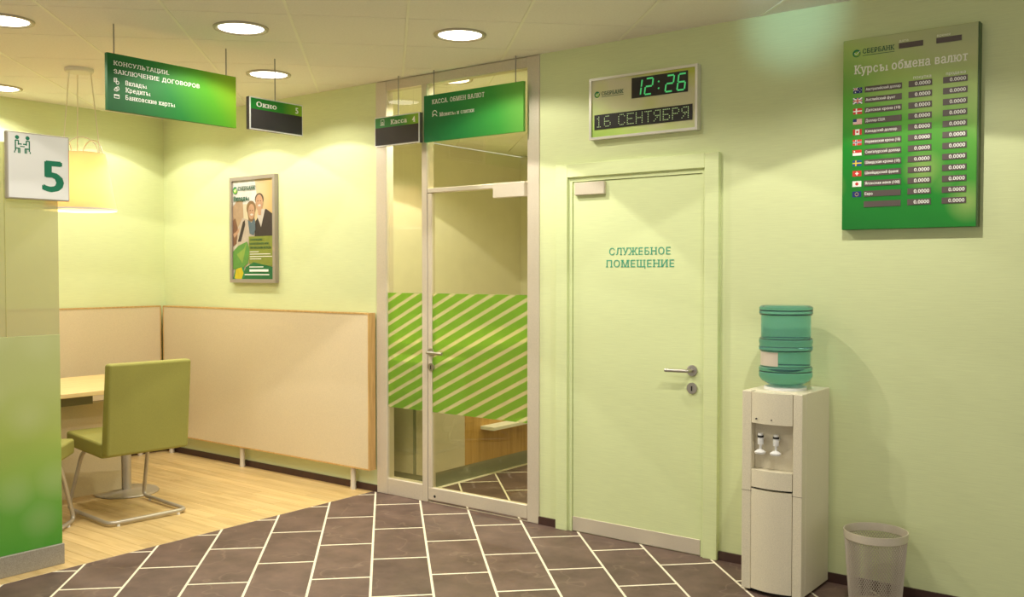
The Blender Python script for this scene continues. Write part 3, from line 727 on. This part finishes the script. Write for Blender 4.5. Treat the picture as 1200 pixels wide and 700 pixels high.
text(cb, 'СБЕРБАНК', (-1.424, yp, 2.527), .022, 'Y', M['dgreen_ink'], .143, True, .022)
shapes(cb, [rect(-1.424, 2.517, -1.281, 2.5195)], (0, yp, 0), 'Y', M['dgreen_ink'], 'underline')

cb.location += Vector((.013, 0, -.007))

# ------------------------------------------------------------------ framed poster
po = thing('framed_poster', 'framed advertising poster with a smiling couple above the beige panel', 'poster', (-5.938, D, 1.425))
X0, X1, Z0, Z1 = -6.253, -5.704, 1.425, 2.238; w = .028
fr = MB()
for b in ((X0, X1, Z0, Z0+w), (X0, X1, Z1-w, Z1), (X0, X0+w, Z0+w, Z1-w), (X1-w, X1, Z0+w, Z1-w)): fr.box(b[0], b[1], D-.036, D-.001, b[2], b[3])
fr.build('frame', mat('poster_frame', (.36, .31, .26), .4, .25), po)
U0, U1, V0, V1 = X0+w, X1-w, Z0+w, Z1-w
yq = D-.022
gradp = gradient_mat('poster_ground', [(0, (.52, .50, .42)), (.45, (.58, .50, .33)), (1, (.55, .36, .13))], (1, 0, -.1, 0), nscale=2, ndist=.2)
box(U0, U1, yq, D-.002, V0, V1).build('sheet', gradp, po)
def PP(pts): return [(U0+(U1-U0)*a, V0+(V1-V0)*b) for a, b in pts]
def ell(cx, cy, rx, ry, n=18): return [(cx+rx*math.cos(2*math.pi*i/n), cy+ry*math.sin(2*math.pi*i/n)) for i in range(n)]
k = [0]
def pic(col, nm, *polys):
    col = tuple(c*.62 if nm not in ('suit', 'scarf') else c for c in col)
    k[0] += 1
    for q, p in enumerate(polys): shape(po, PP(p), (0, yq-.0003*k[0]-.00004*q, 0), 'Y', mat('poster_'+nm, col, .6, noise=.08, nscale=30), 'print')
pic((.99, .98, .93), 'white', [(0, .76), (.62, .76), (.55, 1), (0, 1)])
pic((.62, .42, .25), 'skin_blur', [(0, .40), (.20, .40), (.27, .60), (.25, .80), (.10, .80), (0, .74)])
pic((.30, .14, .07), 'hair', [(0, .33), (.09, .36), (.12, .52), (.06, .62), (0, .60)])
pic((.72, .60, .48), 'coat', [(.10, .20), (.12, .52), (.24, .62), (.40, .60), (.56, .58), (.60, .20)])
pic((.035, .022, .02), 'suit', [(.54, .42), (.56, .58), (.66, .64), (.82, .70), (1, .64), (1, .42)], [(.12, .38), (.20, .38), (.31, .55), (.30, .60), (.25, .58)])
pic((.82, .74, .64), 'shirt', [(.60, .64), (.68, .70), (.80, .70), (.70, .52)])
pic((.34, .19, .08), 'hair_lady', ell(.46, .715, .115, .075), [(.36, .70), (.40, .58), (.52, .58), (.56, .70)])
pic((.13, .08, .05), 'hair_man', ell(.66, .80, .105, .062))
pic((.72, .42, .25), 'skin', ell(.47, .68, .080, .078), ell(.66, .765, .090, .082), [(.62, .70), (.71, .70), (.70, .64), (.64, .64)], [(.0, .46), (.08, .48), (.17, .53), (.15, .48), (.04, .42)])
pic((.85, .82, .76), 'teeth', ell(.475, .650, .035, .010), ell(.665, .738, .036, .010))
pic((.20, .10, .06), 'eyes', ell(.440, .692, .014, .005), ell(.500, .692, .014, .005), ell(.630, .782, .015, .005), ell(.695, .782, .015, .005))
pic((.09, .13, .16), 'scarf', [(.38, .60), (.47, .57), (.55, .61), (.57, .50), (.52, .44), (.42, .46)])
pic((.34, .40, .05), 'olive', [(.40, .43), (1, .43), (1, .13), (.40, .16)])
pic((.16, .42, .07), 'leaf', [(0, .28), (.14, .34), (.36, .38), (.42, .30), (.38, .16), (.22, .10), (0, .10)])
pic((.36, .55, .09), 'leaf_light', [(.10, .25), (.28, .31), (.36, .38), (.24, .16)])
pic((.02, .22, .06), 'band', [(.22, 0), (.32, .12), (.52, .17), (1, .12), (1, 0)])
pic((.04, .36, .12), 'band_dark', [(0, 0), (.06, .10), (.28, .12), (.30, .02), (.24, 0)])
pic((.88, .72, .02), 'yellow', [(.04, .01), (.08, .10), (.22, .12), (.27, .06), (.22, 0), (.08, 0)])
yt = yq-.0003*(k[0]+2)
X = lambda a: U0+(U1-U0)*a
Z = lambda b: V0+(V1-V0)*b
leaf_logo(po, X(.07), Z(.905), .028, (0, yt, 0), 'Y', M['green_ink'])
text(po, 'СБЕРБАНК', (X(.145), yt, Z(.900)), .030, 'Y', M['dgreen_ink'], .215, True, .04)
text(po, 'Вклады', (X(.03), yt, Z(.795)), .036, 'Y', M['dgreen_ink'], .195, True, .05)
for s_, zz, ww in (('СОХРАНИМ', .385, .150), ('НАКОПЛЕННОЕ ИЛИ', .345, .225), ('ПРЕУМНОЖИМ ВКЛАДЫ', .305, .255)): text(po, s_, (X(.43), yt, Z(zz)), .017, 'Y', M['dgreen_ink'], ww, False, .02)
shapes(po, [rect(X(.43), Z(v), X(.43+l_), Z(v+.006)) for v, l_ in ((.272, .22), (.248, .50), (.224, .54), (.2, .28))], (0, yt, 0), 'Y', M['ink'], 'print')
shapes(po, [rect(X(.42), Z(.118), X(.76), Z(.126)), rect(X(.42), Z(.075), X(.88), Z(.098)), rect(X(.30), Z(.040), X(.90), Z(.050))], (0, yt, 0), 'Y', M['ink'], 'print')

# ------------------------------------------------------------------ beige divider panels along the walls
def divider(label, run, a0, a1, feet, end=None):
    """run 'X': along the long wall; 'Y': along the side wall"""
    z0, z1 = .155, 1.228
    loc = ((a0+a1)/2, D-.035, 0) if run == 'X' else (XC+.035, (a0+a1)/2, 0)
    t = thing('divider_panel', label, 'panel', loc, 'beige divider panels')
    def bx(p0, p1, q0, q1, r0, r1):       # q measured from the wall
        return box(p0, p1, D-q1, D-q0, r0, r1) if run == 'X' else box(XC+q0, XC+q1, p0, p1, r0, r1)
    e = .010
    fr = MB()
    for p0, p1, r0, r1 in ((a0, a1, z0, z0+e), (a0, a1, z1-e, z1), (a0, a0+e, z0+e, z1-e), (a1-e, a1, z0+e, z1-e)):
        m = bx(p0, p1, .014, .076, r0, r1); b = len(fr.v); fr.v += m.v; fr.f += [[i+b for i in f] for f in m.f]
    fr.build('wooden_edging', M['woodedge'], t)
    bx(a0+e, a1-e, .018, .0735, z0+e, z1-e).build('fabric_board', M['fabric'], t)
    for f in feet:
        p = (f, D-.045) if run == 'X' else (XC+.045, f)
        MB().lathe([(.021, 0), (.021, .02), (.019, .025), (.019, z0)], (p[0], p[1], 0), 20).build('foot', M['metal'], t, smooth=True)
divider('wide beige fabric divider panel with wooden edging along the long wall', 'X', XC+.085, -4.670, (-7.05, -6.10, -4.86))
divider('beige fabric divider panel with wooden edging along the side wall behind the table', 'Y', 1.9, D-.085, (2.2, 3.3, 4.3))

# ------------------------------------------------------------------ glass partition with desk sign
pt = thing('partition', 'free-standing glass partition with green printed lower half and grey plinth', 'partition', (-4.81, 1.9, 0))
ya, yb_ = 1.15, 2.452; ym = 2.183
box(-4.835, -4.792, ya, yb_, 0, .105).build('plinth', M['grey'], pt, bevel=.002, seg=1)
pm = gradient_mat('partition_print', [(0, (.045, .30, .025)), (.25, (.14, .38, .05)), (.55, (.40, .50, .11)), (.8, (.47, .52, .20)), (1, (.47, .50, .22))], (0, .05, .88, -.04), (3.4, (.62, .66, .38), .28), nscale=3, ndist=.2, rough=.3)
box(-4.826, -4.806, ya, yb_-.004, .105, 1.184).build('printed_panel', pm, pt, bevel=.001, seg=1)
pg = glass_mat('partition_glass', (.70, .70, .48), 1.6, .06, .42, (.80, .79, .56))
box(-4.822, -4.810, ym+.002, yb_-.004, 1.184, 2.142).build('pane', pg, pt); box(-4.822, -4.810, ya, ym-.002, 1.184, 2.142).build('pane', pg, pt)
fs = thing('desk_number_sign', 'square white sign with green number 5 and a pictogram on the glass partition', 'sign', (-4.79, 2.34, 1.866))
box(-4.808, -4.778, 2.184, 2.494, 1.866, 2.195).build('plate', mat('sign_edge', (.44, .40, .33), .4, .3), fs, bevel=.002, seg=1)
box(-4.780, -4.7765, 2.190, 2.488, 1.872, 2.189).build('face', mat('sign_white', (.80, .80, .78), .4), fs)
text(fs, '5', (-4.776, 2.352, 1.913), .158, 'X', mat('sign_green', (.0, .17, .085), .5), .112, False, .03)
pict = [circ(.012, .112, .010, 12), circ(.062, .112, .010, 12)]
for s_, o_ in ((1, 0), (-1, .074)):
    q = lambda a: o_+s_*a
    pict += [line(q(.004), .098, q(.004), .045, .006), line(q(.018), .098, q(.018), .075, .006), line(q(.018), .080, q(.034), .080, .006), line(q(.004), .097, q(.018), .097, .006),
             line(q(.004), .058, q(.024), .058, .006), line(q(.024), .060, q(.024), .035, .006), line(q(.0), .045, q(.0), .035, .005), line(q(.017), .055, q(.017), .035, .004)]
pict += [rect(.026, .066, .048, .071)]
shapes(fs, [[(2.220+a*1.02, 2.055+b) for a, b in p] for p in pict], (-4.776, 0, 0), 'X', mat('sign_green'), 'pictogram')

# ------------------------------------------------------------------ table of the consulting corner
tb = thing('desk', 'pale wooden desk on a round metal pedestal behind the glass partition', 'table', (-6.2, 3.0, 0))
box(-6.66, -5.75, 1.55, 3.76, .722, .750).build('table_top', M['tablewood'], tb, bevel=.002, seg=1)
box(-6.3, -5.87, 1.9, 3.20, .655, .7215).build('cable_tray', mat('tray_grey', (.22, .19, .13), .5, .2), tb)
box(-6.045, -6.020, 1.7, 3.478, .03, .640).build('modesty_panel', M['fabric'], tb)
box(-6.048, -6.017, 1.7, 3.479, .640, .646).build('panel_rail', M['metal'], tb)
pc = MB().cyl((-6.02, 3.515, .018), (-6.02, 3.515, .722), .031, n=28).build('pedestal', M['chairmetal'], tb, smooth=True)
MB().lathe([(.0005, 0), (.205, 0), (.21, .006), (.205, .014), (.05, .024), (.0005, .024)], (-6.02, 3.515, 0), 48).build('pedestal_base', M['chairmetal'], pc, smooth=True)

# ------------------------------------------------------------------ chairs (front looks to -X at zero rotation; origin on the floor in the middle)
def rounded(m, r):  # path with rounded corners
    out = [Vector(m[0])]
    for i in range(1, len(m)-1):
        a, b, c = Vector(m[i-1]), Vector(m[i]), Vector(m[i+1])
        d1 = (a-b).normalized(); d2 = (c-b).normalized(); p0 = b+d1*r; p1 = b+d2*r
        for t in (0, .2, .4, .6, .8, 1): out.append((1-t)**2*p0 + 2*t*(1-t)*b + t*t*p1)
    out.append(Vector(m[-1])); return out
def make_chair(label):
    t = thing('cantilever_chair', label, 'chair', (0, 0, 0), 'olive cantilever chairs')
    # seat block and upright back block, softly rounded; x: front -0.285 .. back 0.285
    s = MB(); s.v = [(x, yy, z + (.012 if x < 0 else -.012)) for z in (.408, .500) for yy in (-.255, .255) for x in (-.290, .200)]
    s.f = MB().box(0, 1, 0, 1, 0, 1).f
    s.build('seat', M['olive'], t, bevel=.016, seg=3, smooth=True)
    b = MB(); b.v = [(x, yy, z) for z, xa, xb in ((.415, .198, .285), (.968, .262, .335)) for yy in (-.258, .258) for x in (xa, xb)]
    b.f = MB().box(0, 1, 0, 1, 0, 1).f
    b.build('backrest', M['olive'], t, bevel=.018, seg=3, smooth=True)
    p = [(-.10, -.215, .405), (-.155, -.215, .385), (-.290, -.245, .022), (.275, -.245, .022), (.275, .245, .022), (-.290, .245, .022), (-.155, .215, .385), (-.10, .215, .405)]
    f = MB().tube(rounded(p, .055), .0125, 12).build('frame', M['chairmetal'], t, smooth=True)
    for gx, gy in ((-.20, -.245), (-.20, .245), (.275, -.19), (.275, .19)):
        MB().cyl((gx, gy, 0), (gx, gy, .014), .010, n=12).build('glide', M['white'], f)
    return t
ch = make_chair('olive cantilever chair with metal sled base pushed up to the desk')
ch.location = (-5.505, 3.222, 0); ch.rotation_euler.z = math.radians(-5)
c2 = copy_tree(ch); c2['label'] = 'olive cantilever chair mostly hidden behind the glass partition'
c2.rotation_euler.z = math.radians(-48)
fwd = Vector((-math.cos(math.radians(-48)), -math.sin(math.radians(-48)), 0)); rgt = Vector((fwd.y, -fwd.x, 0))
corner = Vector((-5.515, 2.885, 0)); c2.location = corner - fwd*.285 - rgt*.250

# ------------------------------------------------------------------ pendant lamp
pn = thing('pendant_lamp', 'pale fabric pendant lamp hanging on thin wires above the desk', 'lamp', (-5.84, 3.12, 1.895))
cx, cy = -5.84, 3.12; wire = mat('white_wire', (.85, .80, .62), .4)
MB().lathe([(.0005, 2.762), (.078, 2.764), (.085, 2.772), (.085, 2.7895), (.0005, 2.7895)], (cx, cy, 0), 40).build('canopy', mat('canopy_white', (.78, .74, .60), .5), pn, smooth=True)
shm = bpy.data.materials.new('shade_fabric'); shm.use_nodes = True; n, l = nodes(shm); b = n['Principled BSDF']; b.inputs['Base Color'].default_value = (.88, .76, .52, 1); b.inputs['Roughness'].default_value = .9
tl = n.new('ShaderNodeBsdfTranslucent'); tl.inputs[0].default_value = (.95, .72, .40, 1); mx = n.new('ShaderNodeMixShader'); mx.inputs[0].default_value = .45
l.new(b.outputs[0], mx.inputs[1]); l.new(tl.outputs[0], mx.inputs[2]); l.new(mx.outputs[0], n['Material Output'].inputs[0])
sh = MB().lathe([(.148, 2.255), (.214, 1.897), (.2125, 1.897), (.1465, 2.255)], (cx, cy, 0), 64, True).build('lamp_shade', shm, pn, smooth=True)
MB().lathe([(.2155, 1.893), (.2155, 1.905), (.211, 1.905), (.211, 1.893)], (cx, cy, 0), 64, True).build('shade_trim', M['white'], sh, smooth=True)
MB().lathe([(.0005, 2.250), (.147, 2.250), (.147, 2.2535), (.0005, 2.2535)], (cx, cy, 0), 48).build('shade_top', shm, sh)
for a in (39.5, 159.5, 279.5):
    t = math.radians(a); MB().cyl((cx+.072*math.cos(t), cy+.072*math.sin(t), 2.764), (cx+.124*math.cos(t), cy+.124*math.sin(t), 2.254), .0035, n=8).build('wire', wire, pn, smooth=True)
    # wire loop standing on the shade rim
    A, B = (Vector((cx+.130*math.cos(math.radians(a+d)), cy+.130*math.sin(math.radians(a+d)), 2.252)) for d in (14, 106))
    pth = [A.lerp(B, .5-.5*math.cos(math.pi*q/16))+Vector((0, 0, .098*math.sin(math.pi*q/16))) for q in range(17)]
    MB().tube(pth, .0035, 8).build('wire_loop', wire, pn, smooth=True)
MB().cyl((cx, cy, 2.10), (cx, cy, 2.25), .018, n=16).build('socket', M['white'], pn)
ld = bpy.data.lights.new('bulb_light', 'POINT'); ld.energy = 7; ld.color = (1, .86, .58); ld.shadow_soft_size = .04
lo = bpy.data.objects.new('bulb_light', ld); COL.objects.link(lo); lo.parent = pn; lo.location = (0, 0, .13)

# ------------------------------------------------------------------ water cooler with bottle
wc = thing('water_cooler', 'off-white floor-standing water cooler with two taps', 'water cooler', (-1.707, 4.37, 0))
xa, xb, yf, yk, H = -1.852, -1.562, 4.195, 4.553, .948
body = MB().box(xa, xb, yf+.05, yk, .012, H).box(xa, xa+.046, yf, yf+.05, .012, H).box(xb-.044, xb, yf, yf+.05, .012, H)
body.build('body', M['cooler'], wc, bevel=.004, seg=2)
xi0, xi1 = xa+.048, xb-.046
def bow(z0, z1, depth=.020, y_in=yf+.05, base=0.0, n=14, zcurve=0.0):
    m = MB(); ring = []
    for i in range(n+1):
        s_ = i/n; x = xi0+(xi1-xi0)*s_; ring.append((x, yf-base-depth*(1-(2*s_-1)**2), zcurve*(1-(2*s_-1)**2)))
    pts = [(p[0], p[1]) for p in ring]+[(xi1, y_in), (xi0, y_in)]
    b = len(m.v); nn = len(pts)
    zc = [p[2] for p in ring]+[0, 0]
    m.v += [(p[0], p[1], z0-zc[i]) for i, p in enumerate(pts)]+[(p[0], p[1], z1) for i, p in enumerate(pts)]
    for i in range(nn):
        j = (i+1) % nn; m.f.append([b+i, b+j, b+nn+j, b+nn+i])
    m.f.append([b+i for i in reversed(range(nn))]); m.f.append([b+nn+i for i in range(nn)]); return m
bow(.800, H-.004).build('upper_panel', M['cooler'], wc, smooth=True)
bow(.500, .582).build('drip_tray', M['cooler'], wc, smooth=True)
bow(.020, .490).build('lower_door', M['cooler'], wc, smooth=True)
box(xi0, xi1, yf+.042, yf+.0495, .583, .80).build('recess_back', mat('recess_plastic', (.66, .60, .45), .5, noise=.08, nscale=400), wc)
box(xi0+.01, xi1-.01, yf+.01, yf+.049, .488, .502).build('shadow_gap', M['dark'], wc)
box(xa-.0005, xb+.0005, yf-.0008, yf+.002, .478, .4795).build('seam', M['strip'], wc)
box(xa+.02, xb-.02, yf+.03, yk-.02, 0, .013).build('base', M['dark'], wc)
for x_ in (-1.765, -1.690):
    tp = MB().lathe([(.013, .700), (.014, .722), (.012, .738), (.0005, .740)], (x_, yf+.012, 0), 18).build('tap', M['white'], wc, smooth=True)
    MB().cyl((x_, yf+.012, .733), (x_, yf+.012, .742), .0145, n=18).build('tap_ring', M['dark'], tp)
    MB().cyl((x_, yf+.012, .742), (x_, yf+.012, .752), .012, n=18).build('tap_cap', M['white'], tp)
    MB().cyl((x_, yf+.012, .668), (x_, yf+.012, .702), .006, n=12).build('spout', M['white'], tp)
    MB().cyl((x_, yf+.014, .726), (x_, yf+.045, .726), .009, n=12).build('stem', M['white'], tp)
    MB().lathe([(.0005, .655), (.024, .658), (.026, .666), (.012, .676), (.0005, .677)], (x_, yf+.008, 0), 20).build('push_lever', M['white'], tp, smooth=True)
for x_ in (-1.775, -1.700): MB().cyl((x_, yf-.021, .822), (x_, yf-.012, .822), .0035, n=10).build('indicator', M['dark'], wc)
MB().lathe([(.0005, H-.001), (.100, H-.001), (.098, H+.012), (.080, H+.016), (.0005, H+.016)], (-1.712, 4.372, 0), 40).build('bottle_seat', M['white'], wc, smooth=True)
bm_ = bpy.data.materials.new('bottle_teal'); bm_.use_nodes = True; n, l = nodes(bm_); b = n['Principled BSDF']
b.inputs['Base Color'].default_value = (.25, .62, .57, 1); b.inputs['Transmission Weight'].default_value = .82; b.inputs['Roughness'].default_value = .04; b.inputs['IOR'].default_value = 1.25
bt = thing('water_bottle', 'translucent teal water bottle upside down on the cooler', 'bottle', (-1.712, 4.372, H+.016))
Rb = .124
prof = [(.0005, .964), (.045, .965), (.085, .974), (.112, .990), (Rb, 1.010), (Rb, 1.030), (Rb-.004, 1.034), (Rb, 1.039), (Rb, 1.052), (Rb-.010, 1.058), (Rb-.010, 1.130), (Rb, 1.137), (Rb, 1.150), (Rb-.003, 1.160), (Rb, 1.170), (Rb, 1.184), (Rb-.009, 1.191),
        (Rb-.009, 1.300), (Rb, 1.308), (Rb, 1.318), (Rb-.003, 1.322), (Rb, 1.327), (Rb, 1.338), (Rb-.012, 1.346), (Rb-.03, 1.348), (.0005, 1.346)]
MB().lathe(prof, (-1.712, 4.372, 0), 64).build('bottle_body', bm_, bt, smooth=True)
for z, r_ in ((1.0345, Rb-.003), (1.057, Rb-.008), (1.134, Rb-.005), (1.188, Rb-.004), (1.304, Rb-.004), (1.322, Rb-.0022)):  # dark refraction lines at the bottle ridges, put in as dark teal rings
    MB().lathe([(r_-.001, z-.0025), (r_+.0012, z-.0025), (r_+.0012, z+.0025), (r_-.001, z+.0025)], (-1.712, 4.372, 0), 48, True).build('refraction_line', mat('refraction_teal', (.012, .05, .045), .3), bt, smooth=True)
lm = MB(); r_ = Rb-.0085
for i in range(17):
    a = math.radians(206+68*i/16)
    for z in (1.062, 1.128): lm.v.append((-1.712+r_*math.cos(a), 4.372+r_*math.sin(a), z))
for i in range(16): lm.f.append([2*i, 2*i+2, 2*i+3, 2*i+1])
lm.build('paper_label', mat('bottle_label', (.62, .54, .44), .7), bt, smooth=True)

# ------------------------------------------------------------------ waste bin
bn = thing('waste_bin', 'round grey wire mesh waste bin with a pale rim', 'bin', (-1.280, 4.350, 0))
bx_, by_ = -1.280, 4.350; hB = .345; rt_, rb_ = .134, .108
rad = lambda z: rb_+(rt_-rb_)*z/hB
MB().lathe([(rt_, hB-.036), (rt_+.002, hB-.034), (rt_+.003, hB), (rt_-.001, hB), (rt_-.003, hB-.036)], (bx_, by_, 0), 64, True).build('rim', mat('bin_rim', (.66, .60, .48), .45, .2, noise=.06, nscale=300), bn, smooth=True)
N, K = 66, 34; me = bpy.data.meshes.new('mesh_side'); vv = []; ff = []
for k_ in range(K+1):
    z = .008+(hB-.042)*k_/K
    for i in range(N):
        t = 2*math.pi*(i+.5*(k_ % 2))/N; vv.append((rad(z)*math.cos(t), rad(z)*math.sin(t), z))
for k_ in range(0, K-1):
    for i in range(N):
        if k_ % 2 == 0: ff.append([k_*N+i, (k_+1)*N+i, (k_+2)*N+i, (k_+1)*N+(i-1) % N])
        else: ff.append([k_*N+i, (k_+1)*N+(i+1) % N, (k_+2)*N+i, (k_+1)*N+i])
me.from_pydata(vv, [], ff); me.materials.append(mat('bin_wire', (.52, .46, .38), .4, .35))
o = bpy.data.objects.new('mesh_side', me); COL.objects.link(o); o.parent = bn; o['kind'] = 'stuff'
wfm = o.modifiers.new('wire', 'WIREFRAME'); wfm.thickness = .0042; wfm.use_even_offset = False
MB().lathe([(.0005, .0), (rb_+.001, .0), (rb_+.003, .012), (rb_-.002, .012), (.0005, .006)], (bx_, by_, 0), 48).build('bottom', mat('bin_wire'), bn, smooth=True)

# ------------------------------------------------------------------ counter in the room behind the glass
ct = thing('service_counter', 'beige and wooden service counter with grey plinth behind the glass door', 'counter', (-4.8, 5.8, 0))
beige = mat('counter_beige', (.60, .54, .40), .6, noise=.04, nscale=60); plin = mat('counter_plinth', (.24, .25, .17), .5)
box(-5.9, -4.432, 4.775, 5.215, .105, .862).build('front_panel', beige, ct)
box(-5.9, -4.436, 5.216, 7.4, .105, .925).build('wood_panel', wood('counter_wood', (.40, .22, .05), (.55, .33, .09), 2, 3), ct)
box(-5.9, -4.440, 4.785, 7.4, 0, .105).build('plinth', plin, ct)
box(-5.92, -4.415, 4.755, 5.215, .862, .886).build('counter_top', mat('counter_top', (.72, .72, .50), .3), ct)
box(-5.9, -4.415, 5.216, 7.4, .926, .965).build('counter_top', mat('counter_ledge', (.60, .55, .18), .35), ct)
box(-4.4355, -4.31, 5.40, 7.2, .345, .368).build('bag_shelf', mat('shelf_white', (.75, .74, .64), .4), ct)
box(-4.520, -4.500, 4.767, 4.775, .105, .862).build('joint_strip', plin, ct)
